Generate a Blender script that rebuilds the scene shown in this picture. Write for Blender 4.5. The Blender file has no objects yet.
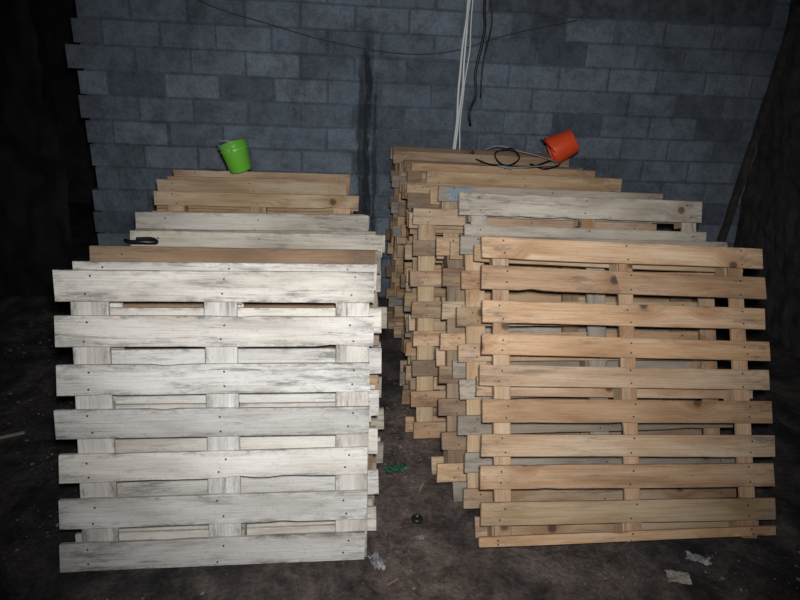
import bpy, math, random
from mathutils import Vector, Matrix, noise
C = bpy.context.scene.collection
R = math.radians
bpy.context.scene.view_settings.view_transform = 'Standard'

# ---------------------------------------------------------------- materials
def newmat(name):
    m = bpy.data.materials.new(name); m.use_nodes = True
    nt = m.node_tree; nt.nodes.clear()
    out = nt.nodes.new('ShaderNodeOutputMaterial'); b = nt.nodes.new('ShaderNodeBsdfPrincipled')
    nt.links.new(b.outputs[0], out.inputs[0])
    return m, nt, b
def N(nt, t, **k):
    n = nt.nodes.new(t)
    for a, v in k.items(): setattr(n, a, v)
    return n
def ramp(nt, src, stops):
    r = N(nt, 'ShaderNodeValToRGB'); e = r.color_ramp.elements
    while len(e) < len(stops): e.new(0.5)
    for i, (p, c) in enumerate(stops):
        e[i].position = p; e[i].color = (c[0], c[1], c[2], 1) if hasattr(c, '__len__') else (c, c, c, 1)
    nt.links.new(src, r.inputs[0]); return r.outputs[0]
def mixc(nt, fac, a, b, mode='MIX'):
    m = N(nt, 'ShaderNodeMix', data_type='RGBA', blend_type=mode)
    for s, v in ((m.inputs[0], fac), (m.inputs[6], a), (m.inputs[7], b)):
        if hasattr(v, 'links'): nt.links.new(v, s)
        elif hasattr(v, '__len__'): s.default_value = (v[0], v[1], v[2], 1)
        else: s.default_value = v
    return m.outputs[2]
def math_n(nt, op, a, b=None, c=None):
    m = N(nt, 'ShaderNodeMath', operation=op)
    for i, v in enumerate((a, b, c)):
        if v is None: continue
        if hasattr(v, 'links'): nt.links.new(v, m.inputs[i])
        else: m.inputs[i].default_value = v
    return m.outputs[0]
def noise_n(nt, vec, scale, mp=(1,1,1), detail=4, rough=.55, dist=0):
    mn = N(nt, 'ShaderNodeMapping'); mn.inputs['Scale'].default_value = mp
    nt.links.new(vec, mn.inputs[0])
    n = N(nt, 'ShaderNodeTexNoise'); n.inputs['Scale'].default_value = scale
    n.inputs['Detail'].default_value = detail; n.inputs['Roughness'].default_value = rough
    n.inputs['Distortion'].default_value = dist
    nt.links.new(mn.outputs[0], n.inputs[0]); return n.outputs[0]
def bump(nt, b, h, s=.3, d=.01):
    n = N(nt, 'ShaderNodeBump'); n.inputs['Strength'].default_value = s; n.inputs['Distance'].default_value = d
    nt.links.new(h, n.inputs['Height']); nt.links.new(n.outputs[0], b.inputs['Normal'])
def plain(name, col, rough=.6, var=.25, scale=14):
    m, nt, b = newmat(name)
    tc = N(nt, 'ShaderNodeTexCoord')
    n = noise_n(nt, tc.outputs['Object'], scale, detail=7, rough=.7)
    c = ramp(nt, n, [(.35, tuple(x*(1-var) for x in col)), (.65, tuple(min(1, x*(1+var)) for x in col))])
    nt.links.new(c, b.inputs['Base Color']); b.inputs['Roughness'].default_value = rough
    return m
def wood(name, dark, mid, light, mould=.5, knots=.8, paint=False, stain=(.09,.08,.073), ringc=((.80,.66,.50),(.86,.74,.60)), ringf=.6, patch=(.42,.58), soft=1.0, hue=.85):
    m, nt, b = newmat(name)
    tc = N(nt, 'ShaderNodeTexCoord'); oi = N(nt, 'ShaderNodeObjectInfo')
    mul = N(nt, 'ShaderNodeVectorMath', operation='SCALE'); mul.inputs[0].default_value = (37, 91, 53)
    nt.links.new(oi.outputs['Random'], mul.inputs['Scale'])
    add = N(nt, 'ShaderNodeVectorMath', operation='ADD')
    nt.links.new(tc.outputs['Object'], add.inputs[0]); nt.links.new(mul.outputs[0], add.inputs[1])
    v = add.outputs[0]
    sep = N(nt, 'ShaderNodeSeparateXYZ'); nt.links.new(v, sep.inputs[0])
    s2 = N(nt, 'ShaderNodeSeparateXYZ'); nt.links.new(tc.outputs['Object'], s2.inputs[0])
    cmb = N(nt, 'ShaderNodeCombineXYZ')
    nt.links.new(sep.outputs[0], cmb.inputs[0]); nt.links.new(sep.outputs[2], cmb.inputs[1])
    vo = N(nt, 'ShaderNodeTexVoronoi', voronoi_dimensions='2D'); vo.inputs['Scale'].default_value = 4.0
    nt.links.new(cmb.outputs[0], vo.inputs[0])
    sc = N(nt, 'ShaderNodeSeparateColor'); nt.links.new(vo.outputs['Color'], sc.inputs[0])
    gate = math_n(nt, 'GREATER_THAN', sc.outputs[0], knots)
    near = ramp(nt, vo.outputs['Distance'], [(.03, 1.0), (.38, 0.0)])
    near = math_n(nt, 'MULTIPLY', near, gate)
    off = N(nt, 'ShaderNodeCombineXYZ'); nt.links.new(math_n(nt, 'MULTIPLY', near, .06), off.inputs[2])
    va = N(nt, 'ShaderNodeVectorMath', operation='ADD'); nt.links.new(v, va.inputs[0]); nt.links.new(off.outputs[0], va.inputs[1])
    broad = noise_n(nt, va.outputs[0], 2.0, (1.0, 4, 5), 3, .5, .4)
    grain = noise_n(nt, va.outputs[0], 7, (.7, 30, 42), 6, .75, .3)
    rings = noise_n(nt, va.outputs[0], 3, (.35, 9, 12), 2, .4, 1.3)
    col = ramp(nt, broad, [(.32, dark), (.5, mid), (.68, light)])
    hr = ramp(nt, oi.outputs['Random'], [(0, (.96,1.0,1.04)), (.2,(1.04,.93,.82)), (.4,(1.05,1.04,1.04)), (.58,(.90,.95,1.0)), (.78,(1.05,.98,.88)), (.9,(1.0,.90,.80)), (1,(1.05,1.03,1))])
    col = mixc(nt, hue, col, hr, 'MULTIPLY')
    g = ramp(nt, grain, [(.32, (.60, .54, .48)), (.5, (1, 1, 1)), (.72, (1.1, 1.09, 1.08))])
    col = mixc(nt, .75, col, g, 'MULTIPLY')
    rg = ramp(nt, rings, [(.38, (1,1,1)), (.45, ringc[0]), (.49, (1,1,1)), (.56, ringc[1]), (.60, (1,1,1))])
    col = mixc(nt, ringf, col, rg, 'MULTIPLY')
    k2 = math_n(nt, 'MULTIPLY', near, .65)
    col = mixc(nt, k2, col, (dark[0]*.8, dark[1]*.6, dark[2]*.45))
    k1 = math_n(nt, 'MULTIPLY', ramp(nt, vo.outputs['Distance'], [(.05, .9), (.095, 0.0)]), gate)
    col = mixc(nt, k1, col, tuple(x*.2 for x in dark))
    mo = noise_n(nt, v, 3.0, (1.0, 7, 11), 8, .82, .25)
    mf = ramp(nt, mo, [(.575 - .07*mould, 0.0), (.67 - .07*mould + .05*(soft-1), min(1, mould*.85)/soft)])
    reg = ramp(nt, noise_n(nt, v, 1.6, (1.6, 1, 4), 3, .6), [(patch[0], .05), (patch[1], 1.0)])
    col = mixc(nt, math_n(nt, 'MULTIPLY', mf, reg), col, stain)
    ez = ramp(nt, math_n(nt, 'ABSOLUTE', s2.outputs[2]), [(.028, 0.0), (.050, 1.0)])
    en = ramp(nt, noise_n(nt, v, 8, (1.0, 3, 3), 6, .8), [(.47, 0.0), (.63, min(1, .8*mould))])
    col = mixc(nt, math_n(nt, 'MULTIPLY', ez, en), col, stain)
    ex = ramp(nt, math_n(nt, 'ABSOLUTE', s2.outputs[0]), [(.40, 0.0), (.56, 1.0)])
    xn = ramp(nt, noise_n(nt, v, 5, (1.2, 3, 5), 7, .85), [(.5, 0.0), (.62, min(1, .8*mould))])
    col = mixc(nt, math_n(nt, 'MULTIPLY', ex, xn), col, stain)
    sm = noise_n(nt, v, 24, (2.0, 6, 3), 5, .85)
    smf = ramp(nt, sm, [(.55, 0.0), (.70, .45*min(1, mould))])
    col = mixc(nt, smf, col, tuple(x*1.7 for x in stain))
    if paint:
        pf = ramp(nt, math_n(nt, 'ADD', s2.outputs[0], 1.0), [(.42, .0), (.45, .6), (.53, .6), (.58, 0.0)])
        pn = ramp(nt, sm, [(.4, .2), (.55, 1.0)])
        col = mixc(nt, math_n(nt, 'MULTIPLY', pf, pn), col, (.10, .30, .48))
    mr = N(nt, 'ShaderNodeMapRange'); mr.inputs[3].default_value = .78; mr.inputs[4].default_value = 1.10
    nt.links.new(oi.outputs['Random'], mr.inputs[0])
    hsv = N(nt, 'ShaderNodeHueSaturation'); nt.links.new(mr.outputs[0], hsv.inputs['Value'])
    nt.links.new(col, hsv.inputs['Color'])
    nt.links.new(hsv.outputs[0], b.inputs['Base Color'])
    b.inputs['Roughness'].default_value = .8
    bump(nt, b, grain, .4, .003)
    return m
M = {}
greyring = ((.88,.86,.83),(.9,.88,.86))
M['white'] = wood('wood_bleached', (.56,.53,.485), (.72,.70,.655), (.82,.805,.765), 1.0, .95, ringc=greyring, stain=(.115,.107,.10), patch=(.47,.59), soft=1.15, hue=.35)
M['grey'] = wood('wood_grey', (.24,.21,.17), (.375,.335,.28), (.48,.435,.37), .75, .88, ringc=greyring, hue=.4)
M['pale'] = wood('wood_beige', (.38,.345,.29), (.52,.48,.415), (.63,.59,.52), .8, .9, ringc=greyring, hue=.4)
M['blued'] = wood('wood_grey_blue_paint', (.30,.27,.22), (.45,.41,.35), (.58,.53,.46), .5, .9, True)
M['tan'] = wood('wood_tan', (.40,.25,.145), (.57,.40,.26), (.66,.505,.36), .7, .66)
M['yellow'] = wood('wood_yellow', (.43,.305,.175), (.59,.45,.295), (.67,.545,.39), .65, .74)
M['brown'] = wood('wood_brown', (.19,.125,.078), (.31,.215,.138), (.41,.30,.205), .75, .85)
M['nail'] = plain('nail_steel', (.07,.055,.045), .5)
M['cable_white'] = plain('cable_white', (.97,.98,.99), .35, .02)
M['cable_black'] = plain('cable_black', (.012,.012,.014), .4)
M['cable_dusty'] = plain('cable_dusty', (.06,.066,.075), .8)
M['green'] = plain('green_plastic', (.19,.62,.06), .35, .04)
M['red'] = plain('red_plastic', (.95,.10,.03), .4, .04)
M['wire'] = plain('pale_wire', (.42,.43,.42), .5, .1)
M['dark_wall'] = plain('dark_plaster', (.04,.04,.045), .95, .6, 5)
M['side_wall'] = plain('rough_side_wall', (.06,.055,.052), .95, .5, 9)
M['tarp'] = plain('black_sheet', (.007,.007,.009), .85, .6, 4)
M['upper_band'] = plain('dark_band', (.10,.115,.135), .9, .4)
M['timber'] = plain('dark_timber', (.05,.045,.042), .9, .5)
M['paper'] = plain('paper', (.34,.31,.27), .8, .5, 40)
M['film'] = plain('clear_film', (.26,.26,.28), .35, .6)
M['green_scrap'] = plain('green_scrap', (.010,.07,.032), .6, .6)
M['pebble'] = plain('pebble', (.19,.16,.145), .9, .5)

def floor_mat():
    m, nt, b = newmat('dirty_floor')
    tc = N(nt, 'ShaderNodeTexCoord'); v = tc.outputs['Object']
    big = noise_n(nt, v, 1.8, (1.2, .9, 1), 8, .7, .8)
    mid = noise_n(nt, v, 6, (1,1,1), 9, .75, .3)
    fine = noise_n(nt, v, 50, (1,1,1), 6, .8)
    sep = N(nt, 'ShaderNodeSeparateXYZ'); nt.links.new(v, sep.inputs[0])
    dx = math_n(nt, 'ABSOLUTE', math_n(nt, 'SUBTRACT', sep.outputs[0], .15))
    tr = ramp(nt, math_n(nt, 'ADD', dx, math_n(nt, 'MULTIPLY', mid, .5)), [(.35, 1.0), (1.1, 0.0)])
    col = ramp(nt, big, [(.40, (.028,.026,.028)), (.5, (.07,.059,.057)), (.60, (.125,.10,.09))])
    tf = math_n(nt, 'MULTIPLY', tr, ramp(nt, big, [(.38, .2), (.55, .8)]))
    col = mixc(nt, tf, col, (.18,.133,.113))
    mm = ramp(nt, mid, [(.39, .35), (.5, 1.0), (.61, 1.55)])
    col = mixc(nt, .9, col, mm, 'MULTIPLY')
    g = ramp(nt, fine, [(.35, .4), (.5, 1.0), (.64, 1.3), (.75, 2.4)])
    col = mixc(nt, .85, col, g, 'MULTIPLY')
    vo = N(nt, 'ShaderNodeTexVoronoi'); vo.inputs['Scale'].default_value = 48; nt.links.new(v, vo.inputs[0])
    s3 = N(nt, 'ShaderNodeSeparateColor'); nt.links.new(vo.outputs['Color'], s3.inputs[0])
    sf = math_n(nt, 'MULTIPLY', ramp(nt, vo.outputs['Distance'], [(.10, .6), (.24, 0.0)]), math_n(nt, 'GREATER_THAN', s3.outputs[0], .90))
    col = mixc(nt, sf, col, (.22,.19,.17))
    nt.links.new(col, b.inputs['Base Color'])
    b.inputs['Roughness'].default_value = .92
    bump(nt, b, mid, 1.0, .03)
    return m
M['floor'] = floor_mat()
def block_mat():
    m, nt, b = newmat('grey_blocks')
    tc = N(nt, 'ShaderNodeTexCoord'); v = tc.outputs['Object']
    at = N(nt, 'ShaderNodeAttribute'); at.attribute_name = 'tone'
    big = noise_n(nt, v, 1.5, (1,1,1), 8, .72, .5)
    mid = noise_n(nt, v, 8, (1,1,1), 8, .8, .3)
    fine = noise_n(nt, v, 50, (1,1,1), 6, .75)
    base = ramp(nt, at.outputs['Fac'], [(0, (.085,.104,.133)), (.5, (.185,.222,.272)), (1, (.265,.31,.37))])
    g = ramp(nt, fine, [(.3, .6), (.5, 1.0), (.7, 1.3)])
    col = mixc(nt, .7, base, g, 'MULTIPLY')
    mg = ramp(nt, mid, [(.38, .62), (.5, 1.0), (.64, 1.25)])
    col = mixc(nt, .8, col, mg, 'MULTIPLY')
    bg = ramp(nt, big, [(.36, .55), (.5, 1.0), (.66, 1.2)])
    col = mixc(nt, .8, col, bg, 'MULTIPLY')
    st = noise_n(nt, v, 2.2, (1.6, 1, .12), 5, .65, .2)
    sf = ramp(nt, st, [(.61, 0.0), (.74, .35)])
    col = mixc(nt, sf, col, (.05,.06,.075))
    sep = N(nt, 'ShaderNodeSeparateXYZ'); nt.links.new(v, sep.inputs[0])
    wob = noise_n(nt, v, 4, (2,1,.5), 8, .8)
    x = math_n(nt, 'ADD', sep.outputs[0], math_n(nt, 'MULTIPLY', math_n(nt, 'SUBTRACT', wob, .5), .16))
    brk = ramp(nt, noise_n(nt, v, 6, (1.5,1,.7), 6, .8), [(.34, .4), (.48, 1.0)])
    def drip(cx, w, z1, k):
        d = math_n(nt, 'ABSOLUTE', math_n(nt, 'SUBTRACT', x, cx))
        band = ramp(nt, math_n(nt, 'MULTIPLY', d, 5), [(w*.4*5, k), (w*5, 0.0)])
        zz = math_n(nt, 'ADD', sep.outputs[2], math_n(nt, 'MULTIPLY', mid, .3))
        zf = ramp(nt, math_n(nt, 'MULTIPLY', zz, .4), [(.25, 1.0), (z1*.4, 1.0), (z1*.4+.08, 0.0)])
        return math_n(nt, 'MULTIPLY', math_n(nt, 'MULTIPLY', band, zf), brk)
    for cx, w, z1, k in ((-.31, .048, 2.0, .97), (-.245, .022, 1.7, .8), (-.36, .022, 1.85, .8)):
        col = mixc(nt, drip(cx, w, z1, k), col, (.024,.029,.038))
    nt.links.new(col, b.inputs['Base Color']); b.inputs['Roughness'].default_value = .92
    bump(nt, b, mid, .5, .02)
    return m
M['block'] = block_mat()

# ---------------------------------------------------------------- helpers
def link(name, verts, faces, mat, parent=None, smooth=False, mats=None, idx=None):
    me = bpy.data.meshes.new(name); me.from_pydata(verts, [], faces)
    for mm in (mats or [mat]): me.materials.append(mm)
    if idx: 
        for p, i in zip(me.polygons, idx): p.material_index = i
    if smooth:
        for p in me.polygons: p.use_smooth = True
    me.update()
    o = bpy.data.objects.new(name, me); C.objects.link(o)
    if parent: o.parent = parent
    return o
def tag(o, label, cat, group=None):
    o['label'] = label; o['category'] = cat
    if group: o['group'] = group
    return o
def thing(name, label, cat, loc, rot=(0,0,0), group=None):
    o = bpy.data.objects.new(name, None); C.objects.link(o)
    o.location = loc; o.rotation_euler = rot; o.empty_display_size = .1
    return tag(o, label, cat, group)
def box(x0,x1,y0,y1,z0,z1, V, F):
    b = len(V)
    V += [(x0,y0,z0),(x1,y0,z0),(x1,y1,z0),(x0,y1,z0),(x0,y0,z1),(x1,y0,z1),(x1,y1,z1),(x0,y1,z1)]
    F += [tuple(b+i for i in f) for f in ((0,3,2,1),(4,5,6,7),(0,1,5,4),(1,2,6,5),(2,3,7,6),(3,0,4,7))]
def smoothpts(pts, sub=6):
    P = [Vector(p) for p in pts]; Q = []
    if len(P) < 3: return P
    E = [P[0]*2-P[1]] + P + [P[-1]*2-P[-2]]
    for i in range(1, len(E)-2):
        for s in range(sub):
            t = s/sub; a, b, c, d = E[i-1], E[i], E[i+1], E[i+2]
            Q.append(.5*((2*b)+(c-a)*t+(2*a-5*b+4*c-d)*t*t+(3*b-a-3*c+d)*t**3))
    Q.append(P[-1]); return Q
def tube(pts, r, sub=6, k=8):
    Q = smoothpts(pts, sub)
    V = []; F = []; up = Vector((.13,.3,.94)).normalized()
    for i, q in enumerate(Q):
        t = (Q[min(i+1,len(Q)-1)]-Q[max(i-1,0)]).normalized()
        n = t.cross(up)
        if n.length < .1: n = t.cross(Vector((1,0,0)))
        n.normalize(); up = n.cross(t).normalized()
        for j in range(k):
            a = 2*math.pi*j/k; V.append(tuple(q + n*math.cos(a)*r + up*math.sin(a)*r))
    for i in range(len(Q)-1):
        for j in range(k):
            F.append((i*k+j, i*k+(j+1)%k, (i+1)*k+(j+1)%k, (i+1)*k+j))
    F.append(tuple(range(k))[::-1]); F.append(tuple((len(Q)-1)*k+j for j in range(k)))
    return V, F

def plank_mesh(name, L, w, t, rnd, nails=(), rough=1.0):
    """sawn board, length on local X, width on Z, thickness on Y (face is -Y)"""
    n = max(3, int(L/.05)); V = []; F = []; c = .002
    s = rnd.random()*100; bow = rnd.uniform(-.002, .002)*rough if L > .5 else 0
    e0 = rnd.uniform(-.004,.004); e1 = rnd.uniform(-.004,.004)
    for i in range(n+1):
        u = i/n; x = -L/2 + L*u
        zt = w/2 + noise.noise(Vector((x*1.6, s, 0)))*.003*rough
        zb = -w/2 + noise.noise(Vector((x*1.6, s, 9)))*.003*rough
        zt -= max(0, noise.noise(Vector((x*9, s, 4)))-.38)*.022*rough     # chipped edges
        zb += max(0, noise.noise(Vector((x*9, s, 6)))-.38)*.022*rough
        dy = bow*math.sin(u*math.pi)
        ring = [(-t/2, zb+c), (-t/2, zt-c), (-t/2+c, zt), (t/2-c, zt), (t/2, zt-c), (t/2, zb+c), (t/2-c, zb), (-t/2+c, zb)]
        for (y, z) in ring:
            xe = x
            if i == 0: xe += e0*(z/w) + .0015*rnd.random()
            if i == n: xe += e1*(z/w) - .0015*rnd.random()
            V.append((xe, y+dy, z))
    for i in range(n):
        for j in range(8):
            F.append((i*8+j, (i+1)*8+j, (i+1)*8+(j+1)%8, i*8+(j+1)%8))
    F.append(tuple(range(8))); F.append(tuple(n*8+j for j in range(8))[::-1])
    idx = [0]*len(F)
    for nx in nails:
        for nz in (-w*.27, w*.27):
            cx = nx + rnd.uniform(-.015,.015); cz = nz + rnd.uniform(-.008,.008); b = len(V); r = .0038
            dy = bow*math.sin((cx/L+.5)*math.pi)
            for j in range(8):
                a = j*math.pi/4; V.append((cx+r*math.cos(a), -t/2-.0012+dy, cz+r*math.sin(a)))
            for j in range(8):
                a = j*math.pi/4; V.append((cx+r*math.cos(a), -t/2+.002+dy, cz+r*math.sin(a)))
            F.append(tuple(b+j for j in range(8))); idx.append(1)
            for j in range(8): F.append((b+j, b+8+j, b+8+(j+1)%8, b+(j+1)%8)); idx.append(1)
    me = bpy.data.meshes.new(name); me.from_pydata(V, [], F)
    me.materials.append(None); me.materials.append(M['nail'])
    for p, i in zip(me.polygons, idx): p.material_index = i
    me.update(); return me
def put(name, me, mat, parent, loc, rot=(0,0,0)):
    o = bpy.data.objects.new(name, me); C.objects.link(o); o.parent = parent
    o.location = loc; o.rotation_euler = rot
    if me.materials[0] is None: me.materials[0] = M[mat]
    o.material_slots[0].link = 'OBJECT'; o.material_slots[0].material = M[mat]
    return o

T_P = .12
def pallet(root, W, H, nb, bw, sx, sw, tones, rnd, zs=None, xoff=None, widths=None, tilts=None, top=None, mix=(8,1.6,1.2), jit=.014):
    """nb horizontal deck boards of width bw; uprights of width sw at the x positions sx"""
    dt, st = .018, .016
    def tone(): return rnd.choices(tones, list(mix)[:len(tones)])[0] if len(tones) > 1 else tones[0]
    zc = zs or [bw/2 + (H-bw)*i/(nb-1) for i in range(nb)]
    for i, z in enumerate(zc):
        w = bw*rnd.uniform(.94, 1.04) if 0 < i < nb-1 else bw
        if widths: w = widths[i]
        z += rnd.uniform(-.006,.006) if 0 < i < nb-1 and not zs else 0
        me = plank_mesh('deck_board', W*rnd.uniform(.985,1.0), w, dt, rnd, sx)
        o = put('deck_board', me, tone() if i < nb-1 else tones[0], root, (xoff[i] if xoff else rnd.uniform(-jit,jit), -T_P+dt/2, z+.001),
            (0, R(tilts[i]) if tilts else rnd.uniform(-.006,.006)*(1 if 0 < i < nb-1 else .6), 0))
        if top and i == nb-1:
            o.material_slots[0].material = M[top]; o['label'] = 'top board with a faded blue paint mark near its left end'
    for x in sx:
        me = plank_mesh('stringer_board', H-.006, sw*rnd.uniform(.93,1.07), st, rnd)
        put('stringer_board', me, tone(), root, (x+rnd.uniform(-.006,.006), -T_P+dt+st/2, H/2), (0, -math.pi/2, 0))
        for k, z in enumerate((.065, H/2, H-.065)):
            d = T_P-2*dt-st
            me = plank_mesh('block', .11*rnd.uniform(.85,1.05), sw*.9, d, rnd, rough=.4)
            put('block', me, tone(), root, (x+rnd.uniform(-.012,.012), -dt-d/2, z), (0, -math.pi/2, 0))
    for z in (.047, H/2, H-.047):
        me = plank_mesh('bottom_board', W*rnd.uniform(.98,1.0), .08, dt, rnd)
        put('bottom_board', me, tone(), root, (rnd.uniform(-jit,jit), -dt/2, z))

def row(specs, psi, D, W, gap, make, group, ordn, skews, first_gap=0):
    prev = None; tops = []
    for i, (lean, T, xc, tones, label) in enumerate(specs):
        th = R(lean); H = (T - T_P*math.sin(th))/math.cos(th)
        if prev is not None:
            pth, pT = prev
            D += max(0, min(T, pT)*(math.tan(pth)-math.tan(th))) + T_P/math.cos(th) + gap + (first_gap if i == 1 else 0)
        off = -T_P*math.cos(th) + H*math.sin(th)
        sk = R(skews(i))
        x0 = xc + math.sin(psi)*off - H*math.sin(sk)
        y0 = (D + math.sin(psi)*x0)/math.cos(psi)
        root = thing('wooden_pallet', label, 'pallet', (x0, y0, W/2*math.sin(abs(sk))*.7), (0,0,0), group)
        rnd = random.Random(ordn*100+i)
        q = (Matrix.Rotation(psi + R(rnd.uniform(-.2,.2)), 3, 'Z') @ Matrix.Rotation(-th, 3, 'X') @ Matrix.Rotation(sk, 3, 'Y'))
        root.rotation_euler = q.to_euler('XYZ')
        make(root, i, W, H, tones, rnd)
        prev = (th, T); tops.append((xc, y0 + off*math.cos(psi), T))
    return tops

GL = 'wooden pallets leaning in the left row'
GR = 'wooden pallets leaning in the right row'
w_, g_, t_, y_, b_, p_ = 'white','grey','tan','yellow','brown','pale'
left = [
 (13.0, 1.070, -.630, [w_], 'bleached creamy-white wooden pallet with seven boards, front of the left row'),
 (12.5, 1.058, -.615, [w_], 'pale pallet directly behind the bleached front pallet of the left row'),
 (12.0, 1.074, -.635, [b_,t_,w_], 'worn brown-topped pallet third from the front of the left row'),
 (11.5, 1.035, -.620, [g_,w_], 'low grey pallet fourth in the left row, carrying the black strap scrap'),
 (11.0, 1.066, -.612, [p_,w_], 'whitish pallet just behind the low grey one with the black strap scrap'),
 (10.5, 1.045, -.650, [g_,p_], 'grey pallet sixth from the front of the left row'),
 (10.0, 1.088, -.690, [p_,w_], 'tall pale pallet seventh from the front of the left row'),
 (9.5, 1.055, -.715, [g_,t_], 'greyish pallet just in front of the tan group, left row eighth'),
 (9.0, 1.035, -.745, [t_,g_], 'low tan pallet ninth from the front of the left row'),
 (8.5, 1.105, -.785, [y_,t_], 'yellowish tan pallet standing proud, tenth from the front of the left row'),
 (8.0, 1.060, -.825, [t_], 'tan pallet eleventh from the front of the left row'),
 (7.5, 1.125, -.865, [y_,t_], 'yellow-tan pallet third from the wall end of the left row'),
 (7.0, 1.118, -.875, [t_,b_], 'brown-tan pallet second from the wall end, under the green bucket'),
 (6.5, 1.135, -.880, [t_,b_], 'brown pallet at the wall end of the left row behind the green bucket'),
]
def mk_left(root, i, W, H, tones, rnd):
    sx = (-.43, .0, .455)
    if i == 0:
        pallet(root, W, H, 7, .106, (-.43, .015, .465), .115, tones, random.Random(5),
               xoff=[-.020,-.014,-.010,-.010,-.004,.004,.006], tilts=[-.1,.15,-.2,.2,-.1,.15,0])
    else:
        nb = 7 if i < 8 else 8
        s = rnd.uniform(-.02,.02)
        pallet(root, W, H, nb, .1 if i < 7 else .072, tuple(x+s for x in sx), .09, tones, rnd)
topsL = row(left, R(6.8), 1.913, 1.078, .018, mk_left, GL, 1, lambda i: 0)

right = [
 (27.0, 1.105, .912, [t_,y_], 'tan ten-board wooden pallet with knots, front of the right row'),
 (24.5, 1.080, .850, [g_,t_,y_], 'greyish pallet directly behind the tan front pallet of the right row'),
 (22.0, 1.040, .775, [t_,b_,y_], 'low pallet third from the front of the right row'),
 (20.0, 1.190, .880, [p_,t_,y_], 'tall pale grey pallet rising above its neighbours, fourth in the right row'),
 (18.0, 1.105, .660, [t_,y_,b_], 'tan pallet behind the tall pale grey one in the right row'),
 (16.5, 1.190, .765, [y_,t_,b_], 'tall grey-yellow pallet with a faded blue paint mark on its top board'),
 (15.0, 1.130, .635, [b_,y_,t_], 'brownish pallet seventh from the front of the right row'),
 (14.0, 1.150, .640, [y_,t_,g_], 'yellowish pallet in the middle of the right row, eighth from the front'),
 (13.0, 1.140, .625, [t_,b_,y_], 'tan pallet ninth from the front of the right row'),
 (12.0, 1.185, .735, [y_,t_,b_], 'yellow-tan pallet standing proud, tenth from the front of the right row'),
 (11.0, 1.165, .640, [b_,y_,t_], 'brown pallet fifth from the wall end of the right row'),
 (10.0, 1.195, .640, [t_,b_,y_], 'tan-brown pallet fourth from the wall end, below the orange-red bucket'),
 (9.0, 1.195, .590, [b_,t_,y_], 'brown pallet third from the wall end of the right row'),
 (8.0, 1.235, .540, [t_,b_,g_], 'tall tan pallet second from the wall end of the right row'),
 (7.0, 1.250, .505, [b_,t_,g_], 'tall brown pallet at the wall end under the hanging cables'),
]
def mk_right(root, i, W, H, tones, rnd):
    if i == 0:
        z0 = .118; zt = H-.045
        zs = [.026] + [z0+(zt-z0)*k/8 for k in range(9)]
        for k, d in ((2,.006),(3,-.005),(5,.005),(6,-.004),(8,.005)): zs[k] += d
        pallet(root, W-.018, H, 10, .084, (-.525, .0, .50), .065, tones, random.Random(11), zs=zs,
               xoff=[-.012,-.006,-.006,.002,.002,-.005,.005,0,.004,.002],
               widths=[.036,.084,.090,.084,.090,.082,.080,.088,.094,.086], tilts=[-.7,0,.1,.3,0,.15,.2,-.1,.1,-.2], mix=(7,2))
    else:
        s = rnd.uniform(-.015,.015)
        nb = 8 if i % 3 else 9
        pallet(root, W, H, nb, .08, (-.54+s, s, .54+s), .08, tones, rnd, top='blued' if i == 5 else None, mix=(5,2.5,2),
               widths=[.08]*(nb-1)+[.105] if i == 3 else None, jit=.016)
topsR = row(right, R(9.6), 1.815, 1.25, .012, mk_right, GR, 2, lambda i: 2.6 if i == 0 else 1.2, .058)

# ---------------------------------------------------------------- setting
nx, ny = 60, 60
V = [(-4.5+9*i/nx, -1.5+9.5*j/ny, 0) for j in range(ny+1) for i in range(nx+1)]
F = [(j*(nx+1)+i, j*(nx+1)+i+1, (j+1)*(nx+1)+i+1, (j+1)*(nx+1)+i) for j in range(ny) for i in range(nx)]
fl = link('floor', V, F, M['floor']); fl['kind'] = 'structure'

# block wall: real blocks with near-flush mortar, ragged left end
rnd = random.Random(3)
V=[]; F=[]; tones=[]
bwid, bh, jt = .385, .168, .012
x_end = 2.75
for r in range(19):
    z0 = r*bh + .004
    xs = -2.36 + rnd.uniform(-.05,.06); first = True
    x = xs
    while x < x_end:
        wd = bwid
        if first: wd = (-2.33 + (.19 if r%2 else .385)) - xs
        first = False
        x1 = min(x+wd-jt, x_end+.1)
        y = rnd.uniform(-.004,.002); n0=len(F)
        a = .004
        jx = rnd.uniform(-.010,.010); jz = rnd.uniform(-.003,.003); tl = rnd.uniform(-.003,.003)
        b0=len(V)
        zz0=z0+jz; zz1=z0+bh-jt+jz
        xa=x+jx; xb=x1+jx*.5
        V += [(xa+a,y,zz0+a),(xb-a,y,zz0+a+tl),(xb-a,y,zz1-a+tl),(xa+a,y,zz1-a),
              (xa,y+a,zz0),(xb,y+a,zz0+tl),(xb,y+a,zz1+tl),(xa,y+a,zz1),
              (xa,.14,zz0),(xb,.14,zz0+tl),(xb,.14,zz1+tl),(xa,.14,zz1)]
        F += [tuple(b0+k for k in f) for f in ((0,1,2,3),(0,4,5,1),(1,5,6,2),(2,6,7,3),(3,7,4,0),
              (4,8,9,5),(5,9,10,6),(6,10,11,7),(7,11,8,4),(8,11,10,9))]
        t = rnd.choices([rnd.uniform(.38,.64), rnd.uniform(.15,.32), rnd.uniform(.64,.85)], [6,1.8,1.5])[0]
        tones += [t]*(len(F)-n0)
        x += wd
n0=len(F); box(-2.30, x_end+.1, .005, .13, 0, 19*bh, V, F); tones += [.22]*(len(F)-n0)
wl = link('wall_back', V, F, M['block']); wl['kind']='structure'
at = wl.data.attributes.new('tone','FLOAT','FACE')
for i, t in enumerate(tones): at.data[i].value = t
wl.location = (0, 4.78, 0); wl.rotation_euler = (0,0,R(6))
def wy(x): return 4.78 + x*math.tan(R(6))

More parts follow.
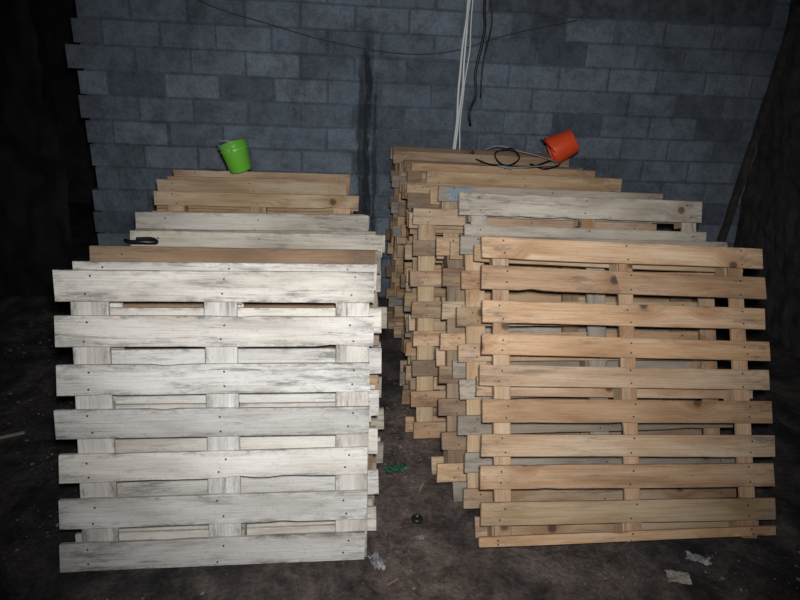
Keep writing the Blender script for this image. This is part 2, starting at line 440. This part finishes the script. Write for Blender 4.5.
def wallbox(name, b, mat):
    V=[];F=[]; box(*b, V, F); o = link(name, V, F, mat); o['kind']='structure'; return o
wallbox('wall_left', (-4.5,-4.4,-1.5,8,0,3.3), M['dark_wall'])
wallbox('wall_far', (-4.5,4.5,7.9,8,0,3.3), M['dark_wall'])
wallbox('ceiling', (-4.5,4.5,-1.5,8,3.3,3.4), M['dark_wall'])
# rough right side wall
V=[];F=[]; n=80; m=40
for j in range(m+1):
    for i in range(n+1):
        y=-1.5+6.6*i/n; z=3.3*j/m
        V.append((2.80+.05*noise.noise(Vector((y*2,z*2,1)))+.03*noise.noise(Vector((y*7,z*7,3))), y, z))
F=[(j*(n+1)+i, j*(n+1)+i+1,(j+1)*(n+1)+i+1,(j+1)*(n+1)+i) for j in range(m) for i in range(n)]
o = link('wall_right', V, F, M['side_wall']); o['kind']='structure'
o = wallbox('trim_1', (.55,2.7,-.022,-.007,2.19,2.7), M['upper_band']); o.location=(0,4.78,0); o.rotation_euler=(0,0,R(6))  # thin dark band across the upper right of the block wall

# black sheet hanging left of the wall end
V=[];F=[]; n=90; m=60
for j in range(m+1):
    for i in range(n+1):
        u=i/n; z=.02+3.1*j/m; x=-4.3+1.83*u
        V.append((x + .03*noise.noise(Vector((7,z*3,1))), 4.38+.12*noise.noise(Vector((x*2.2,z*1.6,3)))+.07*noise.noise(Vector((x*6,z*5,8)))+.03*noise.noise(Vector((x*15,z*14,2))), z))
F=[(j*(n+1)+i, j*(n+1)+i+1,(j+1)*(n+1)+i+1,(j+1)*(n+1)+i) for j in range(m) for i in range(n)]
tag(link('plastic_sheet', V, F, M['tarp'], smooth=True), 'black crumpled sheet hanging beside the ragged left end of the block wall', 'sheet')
# timber leaning at right
me = plank_mesh('leaning_timber', 2.3, .05, .04, random.Random(4))
o = put('leaning_timber', me, 'brown', None, (2.53, 4.66, 1.14), (0, R(-84), R(6)))
o.material_slots[0].material = M['timber']
tag(o, 'dark timber leaning upright at the right end of the block wall', 'timber')

# ---------------------------------------------------------------- cables
def cable(name, pts, r, mat, label, group=None):
    V,F = tube(pts, r); return tag(link(name, V, F, M[mat], smooth=True), label, 'cable', group)
cx, cy = .375, 4.70
HG='cables hanging down the block wall'
def hang(x0, x1, ph, z0, y, amp=.005):
    pts=[]; n=20
    for i in range(n+1):
        u=i/n; z=3.25+(z0-3.25)*u
        pts.append((x0+(x1-x0)*u+amp*math.sin(u*17+ph)+.4*amp*math.sin(u*41+ph*2), y+.5*amp*math.sin(u*13+ph*2), z))
    return pts
cable('hanging_cable', hang(cx+.030, cx-.030, 0, 1.0, cy), .0085,'cable_white','thick white cable, leftmost of the bunch hanging behind the right row', HG)
cable('hanging_cable', hang(cx+.050, cx-.010, 2, 1.02, cy+.02), .0075,'cable_white','white cable hanging between the leftmost white cable and the thin white wire', HG)
cable('hanging_cable', hang(cx+.069, cx+.008, 4, 1.05, cy-.02, .008), .005,'cable_white','thin white wire hanging right beside the two thicker white cables', HG)
cable('hanging_cable', [(cx+.145,cy+.03,3.25),(cx+.125,cy+.03,2.3),(cx+.14,cy+.02,2.05),(cx+.10,cy+.02,1.78),(cx+.115,cy+.02,1.62),(cx+.075,cy,1.5),(cx+.09,cy+.01,1.40)], .010,'cable_black','thick black cable hanging right of the white cables', HG)
cable('hanging_cable', [(cx+.185,cy+.04,3.25),(cx+.160,cy+.03,2.4),(cx+.19,cy+.05,2.1),(cx+.15,cy+.03,1.85),(cx+.15,cy+.03,1.6)], .006,'cable_black','thin black cable hanging rightmost of the bunch', HG)
cable('wall_cable', [(x, wy(x)-.015, z) for x,z in ((-1.75,2.30),(-1.4,2.13),(-1.0,2.03),(-.6,1.94),(-.1,1.88),(.3,1.91),(.7,2.04),(1.2,2.16))], .004,'cable_dusty','thin dusty dark cable sagging across the upper block wall')
cable('loose_cable', [(.47,4.18,1.222),(.55,4.02,1.212),(.66,3.98,1.217),(.74,4.08,1.255),(.70,4.20,1.30),(.60,4.22,1.265),(.62,4.02,1.217),(.76,3.94,1.212),(.86,4.02,1.225),(.96,4.10,1.245),(1.0,4.06,1.225),(.88,3.92,1.212),(.80,4.0,1.23)], .005,'cable_black','black cable tangled on top of the right row beside the orange-red bucket')
cable('loose_cable', [(.53,4.30,1.27),(.62,4.24,1.31),(.78,4.20,1.28),(.90,4.14,1.26),(.98,4.0,1.238),(.84,3.94,1.225),(.70,3.88,1.217),(.58,3.92,1.217),(.66,3.84,1.212)], .0032,'wire','pale thin wire looped on top of the right row among the black cable')

# ---------------------------------------------------------------- buckets
def lathe(prof, k=40):
    V=[];F=[]
    for (r,z) in prof:
        for j in range(k):
            a=2*math.pi*j/k; V.append((r*math.cos(a), r*math.sin(a), z))
    for i in range(len(prof)-1):
        for j in range(k): F.append((i*k+j, i*k+(j+1)%k, (i+1)*k+(j+1)%k, (i+1)*k+j))
    F.append(tuple(range(k))[::-1]); F.append(tuple((len(prof)-1)*k+j for j in range(k)))
    return V,F
def bucket(name, label, mat, hmat, loc, rot, rb, rt, h, hang):
    t = thing(name, label, 'bucket', loc, rot)
    w=.003
    V,F = lathe([(rb,0),(rb+.002,.004),(rb+(rt-rb)*.78,h*.78),(rt,h),(rt-w,h),(rb+(rt-rb)*.78-w,h*.78),(rb-w,.006)])
    link('bucket_body', V, F, M[mat], t, True)
    ring=[(rt+.004*math.cos(a), h-.004+.006*math.sin(a)) for a in [2*math.pi*i/10 for i in range(11)]]
    V,F = lathe(ring); F=F[:-2]; link('rim', V, F, M[mat], t, True)
    V,F = lathe([(rt*.94+.001,h*.80),(rt*.94+.006,h*.805),(rt*.94+.006,h*.83),(rt*.95+.001,h*.84)]); F=F[:-2]
    link('band', V, F, M[mat], t, True)
    pts=[]
    for i in range(13):
        a=math.pi*i/12; p=Vector((0, math.cos(a)*(rt+.008), math.sin(a)*(rt+.01)))
        q=Matrix.Rotation(hang,3,'Y')@p; pts.append((q.x,q.y,q.z+h*.9))
    V,F=tube(pts,.0038,3); link('handle', V, F, M[hmat], t, True)
    for s in (-1,1):
        V=[];F=[]; box(-.011,.011,s*(rt-.002) if s>0 else -rt-.010, rt+.010 if s>0 else -(rt-.002), h*.84,h*.97,V,F)
        link('handle_lug', V, F, M[mat], t)
    return t
gx, gy, gz = -1.0, 3.70, 1.137
bucket('plastic_bucket','small bright green plastic bucket tilted on top of the left row','green','wire',(gx+.01,gy,gz+.018),(R(9),R(-13),R(0)),.064,.083,.158,R(-62))
bucket('plastic_bucket','orange-red plastic bucket tipped over on top of the right row','red','cable_black',(1.115,4.20,1.197+.175),(R(0),R(-120),R(-4)),.080,.101,.170,R(70))

V,F = tube([(-1.13,2.405,1.046),(-1.10,2.375,1.050),(-1.05,2.37,1.053),(-1.0,2.395,1.048),(-1.03,2.42,1.053),(-1.09,2.42,1.050)], .008)
tag(link('strap_scrap', V, F, M['cable_black'], smooth=True), 'small black strap scrap lying on a low pallet top near the left row edge', 'strap')

# ---------------------------------------------------------------- floor litter
def crumple(name, label, cat, mat, x, y, sx, sy, h, seed, rz=0, irr=.35):
    V=[];F=[]; n=14
    for j in range(n+1):
        for i in range(n+1):
            u=i/n-.5; v=j/n-.5
            e = 1+irr*noise.noise(Vector((u*3,v*3,seed)))
            V.append((u*sx*e+.1*sx*noise.noise(Vector((v*5,seed,1))), v*sy*e+.1*sy*noise.noise(Vector((u*5,seed,5))), .003+h*abs(noise.noise(Vector((u*6+seed,v*6,seed*2))))*1.8))
    F=[(j*(n+1)+i, j*(n+1)+i+1,(j+1)*(n+1)+i+1,(j+1)*(n+1)+i) for j in range(n) for i in range(n)]
    o=link(name,V,F,M[mat]); o.location=(x,y,0); o.rotation_euler=(0,0,rz); return tag(o,label,cat)
crumple('paper_scrap','small flat paper scrap on the floor in front of the right row','paper','paper',1.085,1.805,.085,.06,.003,1.3,-.1,.1)
crumple('film_scrap','crumpled clear plastic film at the right foot of the left front pallet','plastic','film',-.045,1.81,.04,.08,.02,4.1,.4)
crumple('film_scrap','crumpled pale plastic film on the floor under the right front pallet','plastic','film',1.20,1.90,.09,.04,.018,7.7,-.3)
crumple('plastic_scrap','dark green crumpled plastic scrap on the floor between the two rows','plastic','green_scrap',.015,2.40,.10,.06,.012,2.2,.3)
crumple('film_scrap','tiny pale scrap on the floor between the two front pallets','plastic','film',.12,1.95,.03,.02,.01,9.2,.2)
V,F = lathe([(.022,0),(.024,.004),(.024,.012),(.018,.016),(.012,.016),(.012,.008)])
o=link('bottle_cap',V,F,M['cable_black'],smooth=True); o.location=(.11,2.06,.001); tag(o,'black round cap lying on the floor between the two rows','cap')
me = plank_mesh('wood_stick', .22, .016, .012, random.Random(8))
o = put('wood_stick', me, 'grey', None, (-1.90,2.50,.0095), (math.pi/2,0,R(32))); tag(o,'pale thin stick lying on the dark floor left of the left row','stick')
for k,(x,y,rz,l,lab) in enumerate(((.02,1.72,40,.05,'short wood splinter lying nearest the left front pallet foot'),(.45,1.62,-20,.05,'tiny wood splinter on the floor ahead of the right front pallet'),(.13,2.27,70,.06,'wood splinter on the floor deep between the two rows'))):
    me = plank_mesh('wood_splinter', l, .008, .006, random.Random(20+k))
    o = put('wood_splinter', me, 'brown', None, (x,y,.0062), (math.pi/2,0,R(rz))); tag(o,lab,'splinter')
# gravel and grit: uncountable, lying in loose drifts
rnd = random.Random(77); V=[];F=[]
for k in range(9000):
    x=rnd.uniform(-2.6,2.7); y=rnd.uniform(1.2,4.4)
    if -1.3 < x < -.05 and y > 1.72+x*.1: continue
    if x > .22 and y > 1.74+.16*x: continue
    if abs(x+1.9) < .13 and abs(y-2.5) < .1: continue
    if noise.noise(Vector((x*3,y*3,5))) < rnd.uniform(-.35,.35): continue
    r=rnd.choice((.002,.002,.003,.003,.004,.005,.009))*rnd.uniform(.7,1.4); b=len(V)
    P=[(1,0,.5),(0,1,.6),(-1,0,.5),(0,-1,.4),(0,0,1.1),(0,0,0)]
    a=rnd.random()*6
    for (px,py,pz) in P:
        s=rnd.uniform(.7,1.3); V.append((x+r*s*(px*math.cos(a)-py*math.sin(a)), y+r*s*(px*math.sin(a)+py*math.cos(a)), r*pz))
    F += [tuple(b+i for i in f) for f in ((0,1,4),(1,2,4),(2,3,4),(3,0,4),(1,0,5),(2,1,5),(3,2,5),(0,3,5))]
o = link('gravel', V, F, M['pebble']); o['kind']='stuff'; tag(o,'loose grit and small stones scattered over the dark floor','gravel')

# ---------------------------------------------------------------- light, world, camera
w = bpy.data.worlds.new('World'); bpy.context.scene.world = w; w.use_nodes = True
bg = w.node_tree.nodes['Background']; bg.inputs[0].default_value = (.6,.7,.9,1); bg.inputs[1].default_value = .10
def aim(o, tgt):
    o.rotation_euler = (Vector(tgt)-o.location).to_track_quat('-Z','Y').to_euler()
ld = bpy.data.lights.new('torch','SPOT'); ld.energy = 262; ld.spot_size = R(92); ld.spot_blend = 1.0; ld.shadow_soft_size = .04
ld.color = (1.0,.995,.99)
lo = bpy.data.objects.new('torch', ld); C.objects.link(lo); lo.location = (.03,.0,1.80); aim(lo, (.06,2.6,.98))

cam = bpy.data.cameras.new('Camera'); co = bpy.data.objects.new('Camera', cam); C.objects.link(co)
cam.sensor_width = 36; cam.lens = 36*610/800; cam.clip_start = .05
co.location = (0,0,1.715)
co.rotation_euler = (Matrix.Rotation(R(70),3,'X') @ Matrix.Rotation(R(2.5),3,'Z')).to_euler()
bpy.context.scene.camera = co
